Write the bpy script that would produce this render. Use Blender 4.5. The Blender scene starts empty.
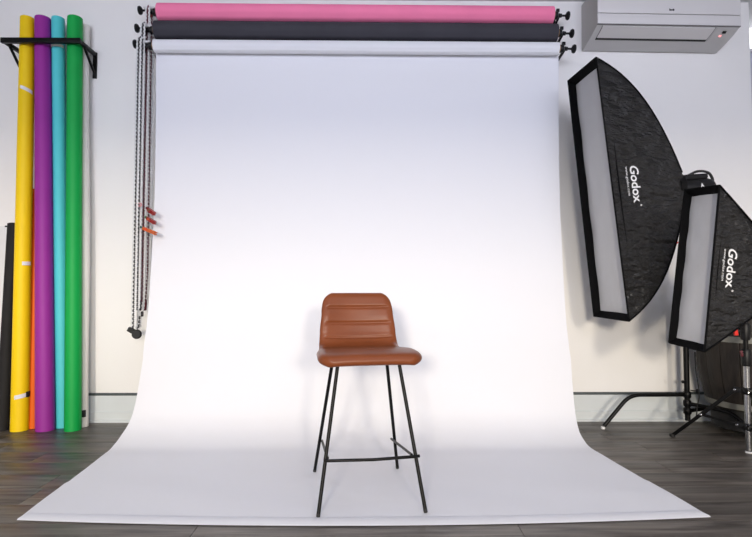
import bpy, bmesh, math, random
from mathutils import Vector, Matrix
random.seed(4)
S = bpy.context.scene
COL = S.collection

# ------------------------------------------------------------------ camera, world, lights, exposure
F, CX, CY = 501.0, 376.0, 268.5
CAMH, PITCH, YAW = 0.90, 0.0417, 0.0093
cd = bpy.data.cameras.new('camera'); cam = bpy.data.objects.new('camera', cd); COL.objects.link(cam)
cd.sensor_width = 36.0; cd.sensor_fit = 'HORIZONTAL'; cd.lens = F * 36.0 / 752.0
cd.clip_start = 0.05
cam.location = (0, 0, CAMH); cam.rotation_euler = (math.pi / 2 + PITCH, 0, -YAW)
S.camera = cam
S.view_settings.view_transform = 'Standard'; S.view_settings.look = 'None'
S.view_settings.gamma = 1.0; S.view_settings.use_curve_mapping = False
S.view_settings.exposure = 0.0

w = bpy.data.worlds.new('world'); S.world = w; w.use_nodes = True
w.node_tree.nodes['Background'].inputs[0].default_value = (0.62, 0.74, 1.0, 1)
w.node_tree.nodes['Background'].inputs[1].default_value = 1.3

def area(name, loc, target, sx, sy, power, col):
    l = bpy.data.lights.new(name, 'AREA'); l.shape = 'RECTANGLE'; l.size = sx; l.size_y = sy
    l.energy = power; l.color = col
    o = bpy.data.objects.new(name, l); COL.objects.link(o); o.location = loc
    o.rotation_euler = (Vector(target) - Vector(loc)).to_track_quat('-Z', 'Y').to_euler()
    return o
# low warm daylight coming through the rear windows of the studio
area('daylight_through_rear_window', (-1.2, -6.0, 2.05), (-0.6, 3.3, 0.9), 0.80, 0.75, 400, (1.0, 0.89, 0.72))
area('daylight_through_rear_window_2', (1.75, -6.0, 1.95), (1.2, 3.3, 0.9), 0.60, 0.65, 225, (1.0, 0.88, 0.69))
# added cool fill lamp, unseen overhead, brightening floor and paper
area('overhead_fill', (0.0, 0.2, 2.92), (0.0, 0.2, 0.0), 4.5, 2.0, 34, (0.66, 0.75, 1.0))
# added cool fill lamp, unseen behind the camera, brightening the upper wall
area('upper_wall_fill', (0.0, -2.38, 2.42), (0.0, 3.4, 2.75), 6.8, 0.8, 36, (0.84, 0.86, 1.0)).data.spread = math.radians(64)

# ------------------------------------------------------------------ helpers
_c, _s = math.cos(YAW), math.sin(YAW); _cp, _sp = math.cos(PITCH), math.sin(PITCH)
def ray(px, py):
    a, b = (px - CX) / F, (CY - py) / F
    yr, z = _cp - b * _sp, _sp + b * _cp
    return Vector((a * _c + yr * _s, -a * _s + yr * _c, z))
def at(px, py, Y):
    d = ray(px, py); t = Y / d.y
    return Vector((d.x * t, Y, CAMH + d.z * t))
def ground(px, py, z=0.0):
    d = ray(px, py); t = (z - CAMH) / d.z
    return Vector((d.x * t, d.y * t, z))

def srgb(r, g, b):
    f = lambda c: c / 12.92 if c <= 0.04045 else ((c + 0.055) / 1.055) ** 2.4
    return (f(r / 255), f(g / 255), f(b / 255))

MATS = {}
def mat(name, col, rough=0.5, metal=0.0, noise=0.0, nscale=8.0, bump=0.0, bscale=60.0, spec=0.5, stretch=(1, 1, 1),
        sheen=0.0, emit=None, estr=0.0, trans=0.0, coat=0.0, bdist=0.01):
    m = bpy.data.materials.new(name); m.use_nodes = True; MATS[name] = m
    nt = m.node_tree; b = nt.nodes['Principled BSDF']
    b.inputs['Base Color'].default_value = (*col, 1); b.inputs['Roughness'].default_value = rough
    b.inputs['Metallic'].default_value = metal; b.inputs['Specular IOR Level'].default_value = spec
    if sheen: b.inputs['Sheen Weight'].default_value = sheen
    if coat: b.inputs['Coat Weight'].default_value = coat
    if trans: b.inputs['Transmission Weight'].default_value = trans
    if emit: b.inputs['Emission Color'].default_value = (*emit, 1); b.inputs['Emission Strength'].default_value = estr
    if noise or bump:
        tc = nt.nodes.new('ShaderNodeTexCoord'); mp = nt.nodes.new('ShaderNodeMapping')
        mp.inputs['Scale'].default_value = stretch
        nt.links.new(tc.outputs['Object'], mp.inputs['Vector'])
    if noise:
        n = nt.nodes.new('ShaderNodeTexNoise'); n.inputs['Scale'].default_value = nscale; n.inputs['Detail'].default_value = 6
        nt.links.new(mp.outputs[0], n.inputs['Vector'])
        r = nt.nodes.new('ShaderNodeMapRange'); r.inputs['From Min'].default_value = 0.25; r.inputs['From Max'].default_value = 0.75
        r.inputs['To Min'].default_value = 1 - noise; r.inputs['To Max'].default_value = 1 + noise
        nt.links.new(n.outputs['Fac'], r.inputs['Value'])
        h = nt.nodes.new('ShaderNodeMix'); h.data_type = 'RGBA'; h.blend_type = 'MULTIPLY'; h.inputs[0].default_value = 1
        h.inputs[6].default_value = (*col, 1); nt.links.new(r.outputs[0], h.inputs[7])
        nt.links.new(h.outputs[2], b.inputs['Base Color'])
    if bump:
        n = nt.nodes.new('ShaderNodeTexNoise'); n.inputs['Scale'].default_value = bscale; n.inputs['Detail'].default_value = 4
        nt.links.new(mp.outputs[0], n.inputs['Vector'])
        k = nt.nodes.new('ShaderNodeBump'); k.inputs['Strength'].default_value = bump; k.inputs['Distance'].default_value = bdist
        nt.links.new(n.outputs['Fac'], k.inputs['Height']); nt.links.new(k.outputs[0], b.inputs['Normal'])
    return m

mat('wall_paint', (0.88, 0.865, 0.85), 0.75, noise=0.02, nscale=2.0, bump=0.06, bscale=90)
mat('ceiling_paint', (0.62, 0.62, 0.63), 0.8, bump=0.05, bscale=60)
mat('trim_paint', (0.66, 0.70, 0.72), 0.5, noise=0.03, nscale=5)
mat('dark_pipe', (0.07, 0.085, 0.09), 0.45, noise=0.1)
mat('paper_white', (0.80, 0.805, 0.845), 0.85, spec=0.15, bump=0.03, bscale=5, bdist=0.02)
mat('paper_pink', srgb(252, 136, 176), 0.8, spec=0.2, noise=0.04, nscale=6, bump=0.05, bscale=25)
mat('paper_black', srgb(62, 61, 68), 0.75, spec=0.25, noise=0.1, nscale=6)
mat('paper_jet', srgb(36, 35, 36), 0.7, spec=0.2, noise=0.1)
mat('paper_yellow', srgb(247, 208, 0), 0.55, spec=0.35, noise=0.03)
mat('paper_purple', srgb(152, 42, 150), 0.55, spec=0.35, noise=0.04)
mat('paper_turquoise', srgb(84, 205, 212), 0.55, spec=0.35, noise=0.03)
mat('paper_green', srgb(0, 164, 72), 0.55, spec=0.35, noise=0.03)
mat('paper_orange', srgb(236, 106, 10), 0.6, spec=0.3, noise=0.03)
mat('paper_ivory', (0.84, 0.81, 0.77), 0.8, noise=0.03)
mat('cardboard', srgb(150, 118, 84), 0.9, noise=0.1)
mat('tape_white', (0.78, 0.78, 0.78), 0.6, noise=0.04)
mat('black_metal', (0.003, 0.003, 0.0033), 0.38, spec=0.2, noise=0.15, nscale=30)
mat('black_plastic', (0.008, 0.008, 0.009), 0.42, spec=0.3, noise=0.1, nscale=20)
mat('black_rubber', (0.02, 0.02, 0.02), 0.8, noise=0.1)
mat('chrome', (0.42, 0.42, 0.43), 0.22, 1.0, noise=0.04)
mat('white_plastic', (0.66, 0.66, 0.66), 0.45, noise=0.02)
mat('clear_plastic', (0.75, 0.75, 0.75), 0.3, noise=0.02)
mat('red_plastic', (0.30, 0.015, 0.015), 0.4, noise=0.06)
mat('dark_red_plastic', (0.10, 0.012, 0.02), 0.4, noise=0.06)
mat('bright_red_plastic', (0.8, 0.03, 0.02), 0.4, noise=0.06)
mat('pink_plastic', (0.75, 0.32, 0.33), 0.4, noise=0.06)
mat('orange_plastic', (0.6, 0.12, 0.025), 0.4, noise=0.06)
mat('green_plastic', (0.06, 0.14, 0.05), 0.4, noise=0.1)
mat('teal_plastic', (0.03, 0.12, 0.11), 0.4, noise=0.1)
mat('ac_shell', (0.69, 0.67, 0.67), 0.45, noise=0.01)
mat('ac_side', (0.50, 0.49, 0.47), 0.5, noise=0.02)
mat('ac_under_shaded', (0.55, 0.54, 0.54), 0.5, noise=0.01)  # shell colour darkened for the shade beneath the unit
mat('ac_seam', (0.18, 0.17, 0.17), 0.6, noise=0.05)
mat('ac_slot', (0.008, 0.008, 0.008), 0.6, noise=0.05)
mat('ac_led', (0.8, 0.2, 0.2), 0.4, emit=(1.0, 0.35, 0.35), estr=1.2)
mat('ink_dark', (0.03, 0.03, 0.035), 0.5, noise=0.05)
mat('ink_white', (0.82, 0.82, 0.82), 0.6, noise=0.02)
mat('softbox_fabric', (0.014, 0.0135, 0.0135), 0.42, noise=0.3, nscale=20, bump=1.0, bscale=9, bdist=0.06, spec=0.5, stretch=(1, 1, 2.4))
mat('softbox_rim', (0.0025, 0.0025, 0.003), 0.8, spec=0.1, noise=0.1)
mat('diffuser_cloth', (0.48, 0.48, 0.49), 0.75, noise=0.06, nscale=7, bump=0.5, bscale=7, bdist=0.02, stretch=(1, 1, 0.5))
mat('leather', srgb(124, 66, 36), 0.35, noise=0.10, nscale=9, bump=0.10, bscale=220, bdist=0.002, spec=0.3)
mat('barrel_wood', (0.015, 0.0105, 0.0075), 0.6, noise=0.5, nscale=14, stretch=(3, 3, 0.5), bump=0.3, bscale=30)
mat('barrel_hoop', (0.22, 0.22, 0.20), 0.55, 0.3, noise=0.3, nscale=14)
mat('plinth_black', (0.012, 0.012, 0.012), 0.6, noise=0.2)
mat('frame_white', (0.6, 0.6, 0.62), 0.5, noise=0.02)
mat('frosted_panel', (0.50, 0.52, 0.58), 0.6, noise=0.03)

# floor planks: brown-grey wood with grain along X, tone by plank
def plank_mat():
    m = bpy.data.materials.new('plank_wood'); m.use_nodes = True; MATS['plank_wood'] = m
    nt = m.node_tree; N = nt.nodes; L = nt.links; b = N['Principled BSDF']
    tc = N.new('ShaderNodeTexCoord'); oi = N.new('ShaderNodeObjectInfo')
    off = N.new('ShaderNodeVectorMath'); off.operation = 'SCALE'; off.inputs[0].default_value = (37, 19, 7); L.new(oi.outputs['Random'], off.inputs['Scale'])
    ad = N.new('ShaderNodeVectorMath'); L.new(tc.outputs['Object'], ad.inputs[0]); L.new(off.outputs[0], ad.inputs[1])
    mp = N.new('ShaderNodeMapping'); mp.inputs['Scale'].default_value = (1.6, 22, 1); L.new(ad.outputs[0], mp.inputs['Vector'])
    n = N.new('ShaderNodeTexNoise'); n.inputs['Scale'].default_value = 1.6; n.inputs['Detail'].default_value = 8; n.inputs['Distortion'].default_value = 0.6
    L.new(mp.outputs[0], n.inputs['Vector'])
    cr = N.new('ShaderNodeValToRGB'); e = cr.color_ramp.elements
    e[0].position = 0.32; e[0].color = (0.046, 0.039, 0.034, 1); e[1].position = 0.68; e[1].color = (0.178, 0.156, 0.136, 1)
    k = e.new(0.5); k.color = (0.112, 0.098, 0.086, 1)
    L.new(n.outputs['Fac'], cr.inputs['Fac'])
    r = N.new('ShaderNodeMapRange'); r.inputs['To Min'].default_value = 0.78; r.inputs['To Max'].default_value = 1.22; L.new(oi.outputs['Random'], r.inputs['Value'])
    x = N.new('ShaderNodeMix'); x.data_type = 'RGBA'; x.blend_type = 'MULTIPLY'; x.inputs[0].default_value = 1
    L.new(cr.outputs[0], x.inputs[6]); L.new(r.outputs[0], x.inputs[7]); L.new(x.outputs[2], b.inputs['Base Color'])
    b.inputs['Roughness'].default_value = 0.42; b.inputs['Specular IOR Level'].default_value = 0.5
    bm_ = N.new('ShaderNodeBump'); bm_.inputs['Strength'].default_value = 0.25; bm_.inputs['Distance'].default_value = 0.004
    L.new(n.outputs['Fac'], bm_.inputs['Height']); L.new(bm_.outputs[0], b.inputs['Normal'])
plank_mat()

ORIGIN = {}
def empty(name, loc, label=None, cat=None, group=None):
    o = bpy.data.objects.new(name, None); COL.objects.link(o); o.location = loc; o.empty_display_size = 0.1
    ORIGIN[o] = Vector(loc)
    if label: tag(o, label, cat, group)
    return o
def tag(o, label, cat=None, group=None):
    o['label'] = label
    if cat: o['category'] = cat
    if group: o['group'] = group
    return o
def structure(o, label=None, cat=None):
    o['kind'] = 'structure'
    if label: o['label'] = label
    if cat: o['category'] = cat
    return o

class MB:
    def __init__(s): s.v = []; s.f = []
    def add(s, vs, fs):
        n = len(s.v); s.v += [Vector(p) for p in vs]; s.f += [[i + n for i in q] for q in fs]; return s
    def box(s, c, size, rot=None, bev=0.0):
        bm = bmesh.new(); bmesh.ops.create_cube(bm, size=1.0)
        for v in bm.verts: v.co = Vector((v.co.x * size[0], v.co.y * size[1], v.co.z * size[2]))
        if bev: bmesh.ops.bevel(bm, geom=list(bm.edges), offset=bev, segments=2, affect='EDGES', profile=0.6)
        M = rot.to_4x4() if rot else Matrix.Identity(4)
        bm.verts.index_update()
        s.add([M @ v.co + Vector(c) for v in bm.verts], [[v.index for v in f.verts] for f in bm.faces]); bm.free(); return s
    def minmax(s, a, b, bev=0.0):
        a, b = Vector(a), Vector(b); return s.box((a + b) / 2, b - a, None, bev)
    def beam(s, a, b, wx, wy, up=(0, 0, 1), bev=0.0):
        a, b = Vector(a), Vector(b); d = (b - a); z = d.normalized(); x = Vector(up).cross(z)
        if x.length < 1e-4: x = Vector((1, 0, 0)).cross(z)
        x.normalize(); y = z.cross(x)
        R = Matrix((x, y, z)).transposed()
        return s.box((a + b) / 2, (wx, wy, d.length), R, bev)
    def tube(s, path, r, seg=12, caps=True, radii=None):
        P = [Vector(p) for p in path]; n = len(P); rings = []; prev = None
        for i, p in enumerate(P):
            t = ((P[min(i + 1, n - 1)] - P[i]).normalized() + (P[i] - P[max(i - 1, 0)]).normalized())
            t = t.normalized() if t.length > 1e-9 else Vector((0, 0, 1))
            if prev is None:
                x = t.orthogonal().normalized()
            else:
                x = (prev - t * prev.dot(t)).normalized()
            prev = x; y = t.cross(x); rr = radii[i] if radii else r
            rings.append([p + (x * math.cos(2 * math.pi * k / seg) + y * math.sin(2 * math.pi * k / seg)) * rr for k in range(seg)])
        return s.loft(rings, caps)
    def loft(s, rings, caps=True, closed=True):
        m = len(rings[0]); vs = [p for r in rings for p in r]; fs = []
        for i in range(len(rings) - 1):
            for k in range(m if closed else m - 1):
                a, b = i * m + k, i * m + (k + 1) % m; fs.append([a, b, b + m, a + m])
        if caps: fs.append(list(range(m))[::-1]); fs.append([(len(rings) - 1) * m + k for k in range(m)])
        return s.add(vs, fs)
    def lathe(s, prof, base, axis=(0, 0, 1), seg=24):
        z = Vector(axis).normalized(); x = z.orthogonal().normalized(); y = z.cross(x); base = Vector(base)
        rings = [[base + z * h + (x * math.cos(2 * math.pi * k / seg) + y * math.sin(2 * math.pi * k / seg)) * max(r, 1e-4) for k in range(seg)] for (r, h) in prof]
        return s.loft(rings, True)
    def build(s, name, m, parent=None, smooth=35, loc=None):
        o0 = ORIGIN.get(parent, Vector((0, 0, 0))) if parent else (Vector(loc) if loc else Vector((0, 0, 0)))
        me = bpy.data.meshes.new(name); me.from_pydata([tuple(v - o0) for v in s.v], [], s.f)
        bm = bmesh.new(); bm.from_mesh(me); bmesh.ops.recalc_face_normals(bm, faces=bm.faces); bm.to_mesh(me); bm.free()
        if smooth:
            me.polygons.foreach_set('use_smooth', [True] * len(me.polygons)); me.set_sharp_from_angle(angle=math.radians(smooth))
        me.materials.append(MATS[m]); me.update()
        o = bpy.data.objects.new(name, me); COL.objects.link(o)
        if parent: o.parent = parent
        else: o.location = o0
        ORIGIN[o] = o0
        return o

def crom(pts, n=10):
    """Catmull-Rom through tuples"""
    P = [Vector(p) for p in pts]; P = [P[0] * 2 - P[1]] + P + [P[-1] * 2 - P[-2]]; out = []
    for i in range(1, len(P) - 2):
        for k in range(n):
            t = k / n
            out.append(0.5 * ((2 * P[i]) + (P[i + 1] - P[i - 1]) * t + (2 * P[i - 1] - 5 * P[i] + 4 * P[i + 1] - P[i + 2]) * t * t + (3 * P[i] - P[i - 1] - 3 * P[i + 1] + P[i + 2]) * t ** 3))
    out.append(P[-2]); return out

# ------------------------------------------------------------------ the room
WY = 3.467; XL, XR, YR, ZC = -3.3, 3.4, -2.5, 2.945
XE = at(749.3, 30, WY).x            # where the back wall ends beside the window recess
RY = 3.78                            # recess depth
fl = MB(); fl.minmax((XL, 0.9, -0.12), (XR, RY, -0.006)); fl.minmax((XL, YR, -0.12), (XR, 0.9, 0.0))
floor = structure(fl.build('floor', 'plank_wood', smooth=0), 'dark grey-brown wood plank floor of the studio')
PWID, PLEN = 0.17, 1.22
pm = MB().box((0, 0, -0.004), (PLEN - 0.002, PWID - 0.0025, 0.008), None, 0.0012)
pm.build('plank', 'plank_wood', floor); plank0 = bpy.data.objects['plank']; first = True
r = 0; y = 1.98 - 6 * PWID
while y < RY - 0.01:
    y1 = min(y + PWID, RY if False else WY)
    if y >= WY: break
    offs = {6: 0.56 % PLEN, 5: 0.56 % PLEN, 7: (-1.48) % PLEN}.get(r, random.random() * PLEN)
    x = XL - ((XL - offs) % PLEN)
    while x < XR:
        a, b = max(x, XL + 0.002), min(x + PLEN, XR - 0.002)
        if b - a > 0.05:
            o = plank0 if first else plank0.copy()
            if not first: COL.objects.link(o); o.parent = floor
            first = False
            o.location = ((a + b) / 2, (y + y1) / 2, 0); o.scale = ((b - a) / PLEN, (y1 - y) / PWID, 1)
        x += PLEN
    y += PWID; r += 1

structure(MB().minmax((XL - 0.1, WY, 0), (XE, WY + 0.1, ZC)).build('wall_back', 'wall_paint', smooth=0), 'white painted studio wall behind the paper backdrop')
rw = MB()
win_z0, win_z1 = at(750, 48, RY).z, at(750, 25.5, RY).z
rw.minmax((XE, RY, 0), (XR + 0.1, RY + 0.1, 1.2)); rw.minmax((XE, RY, win_z1 + 0.02), (XR + 0.1, RY + 0.1, ZC))
rw.minmax((XE - 0.1, WY + 0.1, 0), (XE, RY + 0.1, ZC)); rw.minmax((3.30, RY, 1.2), (XR + 0.1, RY + 0.1, win_z1 + 0.02))
structure(rw.build('wall_recess', 'wall_paint', smooth=0), 'white window recess wall beside the softboxes')
wn = empty('window_1', (2.95, RY + 0.04, 1.2)); structure(wn, 'white framed window in the recess beside the air conditioner')
zf = MB()
for (a, b) in (((XE, 1.2), (3.30, 1.24)), ((XE, win_z0 - 0.02), (3.30, win_z0)), ((XE, win_z1), (3.30, win_z1 + 0.02)), ((XE, 1.2), (XE + 0.012, win_z1)), ((3.26, 1.2), (3.30, win_z1))):
    zf.minmax((a[0], RY + 0.01, a[1]), (b[0], RY + 0.07, b[1]))
zf.build('window_frame', 'frame_white', wn, smooth=0)
MB().minmax((XE + 0.012, RY + 0.035, 1.24), (3.26, RY + 0.045, win_z0 - 0.02)).build('lower_pane', 'frosted_panel', wn, smooth=0)
mat('bright_glass', (0.9, 0.9, 0.9), 0.3, emit=(0.95, 0.97, 1.0), estr=1.6)
MB().minmax((XE + 0.012, RY + 0.035, win_z0), (3.26, RY + 0.045, win_z1)).build('upper_pane', 'bright_glass', wn, smooth=0)
structure(MB().minmax((XR, YR, 0), (XR + 0.1, RY, ZC)).build('wall_right', 'wall_paint', smooth=0), 'white painted side wall')
structure(MB().minmax((XL - 0.1, YR, 0), (XL, WY, ZC)).build('wall_left', 'wall_paint', smooth=0), 'white painted side wall by the colored rolls')
structure(MB().minmax((XL - 0.1, YR - 0.1, ZC), (XR + 0.1, RY + 0.1, ZC + 0.1)).build('ceiling', 'ceiling_paint', smooth=0), 'plain off-white ceiling')
# unseen rear wall; top of its opening shaped to cut off the daylight
LIN, SILL = 1.82, 0.55
rr = MB(); rr.minmax((XL - 0.1, YR - 0.1, 0), (XR + 0.1, YR, SILL)); rr.minmax((XL - 0.1, YR - 0.1, LIN), (XR + 0.1, YR, ZC))
rr.minmax((XL - 0.1, YR - 0.1, SILL), (XL + 0.2, YR, LIN)); rr.minmax((XR - 0.2, YR - 0.1, SILL), (XR + 0.1, YR, LIN))
structure(rr.build('wall_rear', 'wall_paint', smooth=0), 'unseen rear studio wall, its long opening shaped to cut the daylight')
# baseboard: two stepped boards and a dark pipe on top
def zwall(py): return at(371, py, WY).z
zb = zwall(410.5)
bb = MB(); prof = [(0.0, 0.0), (0.028, 0.0), (0.028, 0.012), (0.020, 0.018), (0.020, zb - 0.006), (0.014, zb), (0.012, zb), (0.012, zwall(394.8)), (0.0, zwall(394.8))]
bb.loft([[Vector((x, WY - d, z)) for (d, z) in prof] for x in (XL + 0.001, XE)])
structure(bb.build('baseboard_back', 'trim_paint', smooth=0), 'stepped white baseboard along the studio wall')
structure(MB().tube([(XL + 0.01, WY - 0.011, zwall(393.4)), (XE, WY - 0.011, zwall(393.4))], 0.009, 10).build('trim_1', 'dark_pipe'), 'thin dark pipe running above the white baseboard')

# ------------------------------------------------------------------ paper backdrop: roll and sweep
HW = 1.338; SW = 1.352
def roll_pts(pxl, pyl, pxr, pyr, Y):
    a, b = at(pxl, pyl, Y), at(pxr, pyr, Y); c = (a.x + b.x) / 2
    return a, b, c
def paper_roll(name, label, m, c, Y, zl, zr, rad, hub, group='background paper rolls on the wall hooks'):
    t = empty(name, (c, Y, (zl + zr) / 2), label, 'paper roll', group)
    A, B = Vector((c - HW, Y, zl)), Vector((c + HW, Y, zr)); ax = (B - A).normalized()
    rings = []
    yv = Vector((0, 1, 0)); zv = ax.cross(yv) * -1
    n = 40
    for i in range(13):
        p = A.lerp(B, i / 12); ring = []
        for k in range(n):
            q = k / n; a = 2 * math.pi * q + 2.4
            rr_ = rad - 0.0035 + 0.0035 * q          # spiral: the loose end makes a small step
            ring.append(p + (yv * math.cos(a) + zv * math.sin(a)) * rr_)
        rings.append(ring)
    MB().loft(rings).build('paper', m, t, smooth=30)
    for P, d in ((A, -1), (B, 1)): MB().tube([P + ax * d * 0.010, P - ax * d * 0.05], rad * 0.62, 20).build('core', 'cardboard', t)
    for (P, d, left) in ((A, -1, True), (B, 1, False)):
        h = MB(); u = ax * d
        h.lathe([(0.026, 0.0), (0.026, 0.022), (0.018, 0.026), (0.013, 0.03), (0.013, 0.052)], P + u * 0.011, u, 18)
        h.build('hub', 'black_plastic', t)
    return t, A, B, ax
# axis depth for each roll: the top one hangs nearest the wall
Yp, Yb, Yw = 3.335, 3.285, 3.262
pL, pR = at(155, 12.3, Yp), at(556, 15.6, Yp); bL, bR = at(152, 30.2, Yb), at(560, 33.4, Yb); wL, wR = at(152, 46.0, Yw), at(560.5, 48.8, Yw)
cxp = (pL.x + pR.x) / 2; cxb = (bL.x + bR.x) / 2; cxw = (wL.x + wR.x) / 2
RP, RB, RW = 0.060, 0.062, 0.043
pink, pA, pB, pax = paper_roll('paper_roll', 'pink seamless paper roll, topmost of the three wall-mounted rolls', 'paper_pink', cxp, Yp, pL.z, pR.z, RP, 1)
blk, bA, bB, bax = paper_roll('paper_roll', 'charcoal black seamless paper roll mounted between pink and white rolls', 'paper_black', cxb, Yb, bL.z, bR.z, RB, 1)
wht, wA, wB, wax = paper_roll('paper_backdrop', 'white seamless paper roll pulled down into a sweep across the floor', 'paper_white', cxw, Yw, wL.z, wR.z, RW, 1)
wht['category'] = 'backdrop'
# sweep: profile (Y, z) from behind the roll down the wall and out over the floor
zt = (wL.z + wR.z) / 2
prof = [(Yw + RW - 0.002, zt), (3.322, 2.0), (3.318, 1.43), (3.262, 0.80), (3.208, 0.54), (3.128, 0.22), (3.05, 0.085), (2.90, 0.012), (2.72, 0.004), (2.40, 0.003), (2.15, 0.003)]
path = [(p.x, max(p.y, 0.0025)) for p in crom([(a, b, 0) for a, b in prof], 9)]
path += [(2.10, 0.003), (2.06, 0.003), (2.03, 0.003), (2.009, 0.003)]
def sweep_center(Y): return cxw + 0.006 if Y > 3.2 else (-0.085 - 0.03 * min(1, (3.2 - Y) / 0.2)) if Y > 2.9 else -0.115 + 0.095 * (2.9 - Y) / 0.9
NU = 32; rings = []
for (Y, z) in path:
    ctr = sweep_center(Y)
    hw = SW + (0.008 if Y < 2.37 else 0)
    ring = []
    for k in range(NU + 1):
        u = k / NU * 2 - 1
        yy = Y - 0.058 * (1 - u * u) * max(0, (2.5 - Y) / 0.49) if Y < 2.5 else Y
        lift = 0.0
        if z < 0.01: lift = 0.0016 * (1 + math.sin(u * 9 + Y * 14)) * max(0, 1 - abs(Y - 2.25) / 0.3)
        ring.append(Vector((ctr + u * hw, yy, z + lift)))
    rings.append(ring)
sw = MB().loft(rings, caps=False, closed=False).build('sweep', 'paper_white', wht, smooth=60)
md = sw.modifiers.new('thickness', 'SOLIDIFY'); md.thickness = 0.0012; md.offset = 1
es = sw.modifiers.new('crisp_edge', 'EDGE_SPLIT'); es.split_angle = math.radians(50)
# folded hem along the front edge
hr = []
for (Y, z, dx) in ((2.062, 0.0052, 0.0), (2.058, 0.0062, 0.0), (2.012, 0.0062, 0.008), (2.002, 0.003, 0.008)):
    hr.append([Vector((sweep_center(Y) + (k / NU * 2 - 1) * (SW + dx), Y - 0.058 * (1 - (k / NU * 2 - 1) ** 2) * (2.5 - Y) / 0.49, z)) for k in range(NU + 1)])
hm = MB().loft(hr, caps=False, closed=False).build('hem', 'paper_white', wht, smooth=60)

# wall brackets carrying the three rolls
def bracket(side, label, m):
    hubs = [(p + ax * d) for p, ax, d in ((pA if side < 0 else pB, pax, 0), (bA if side < 0 else bB, bax, 0), (wA if side < 0 else wB, wax, 0))]
    X = hubs[0].x + side * (0.050 if side > 0 else 0.032)
    t = empty('roll_bracket', (X, WY, hubs[2].z), label, 'bracket', 'wall brackets for the paper rolls')
    MB().minmax((X - 0.018, WY - 0.006, hubs[2].z - 0.11), (X + 0.018, WY - 0.0005, hubs[0].z + 0.05), 0.002).build('wall_plate', m, t)
    for h in hubs:
        a = MB(); e = Vector((h.x + side * (0.048 if side > 0 else 0.032), h.y, h.z)); b = Vector((X, WY - 0.004, h.z - 0.035))
        a.beam(b, e + (e - b).normalized() * 0.012, 0.020, 0.010, (1, 0, 0), 0.002)
        a.build('arm', m, t)
    return t, hubs
bkL, hubsL = bracket(-1, 'white metal roll bracket behind the hanging plastic chains', 'white_plastic')
bkR, hubsR = bracket(1, 'black metal roll bracket beside the air conditioner', 'black_metal')
# hook axles with round end knobs, one at each end of each roll
for i, (roll, ax, hl, hr_) in enumerate(((pink, pax, hubsL[0], hubsR[0]), (blk, bax, hubsL[1], hubsR[1]), (wht, wax, hubsL[2], hubsR[2]))):
    for h, d in ((hl, -1), (hr_, 1)):
        u = ax * d; k = MB(); e = 0.020 if d < 0 else 0.0
        if d < 0: h = h + Vector((0, 0, 0.012))
        k.lathe([(0.007, 0.050), (0.007, 0.088 + e), (0.012, 0.092 + e), (0.024, 0.098 + e), (0.029, 0.106 + e), (0.027, 0.114 + e), (0.012, 0.119 + e)], h, u, 20)
        if d > 0:
            k.box(h + u * 0.035 + Vector((0, -0.01, 0.030)), (0.022, 0.014, 0.022), None, 0.003)
        k.build('knob', 'black_plastic', roll)
        if d < 0: MB().box(h + u * 0.060 + Vector((0, -0.012, 0.010)), (0.075, 0.016, 0.014), None, 0.003).build('hook_plate', 'white_plastic', roll)

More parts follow.
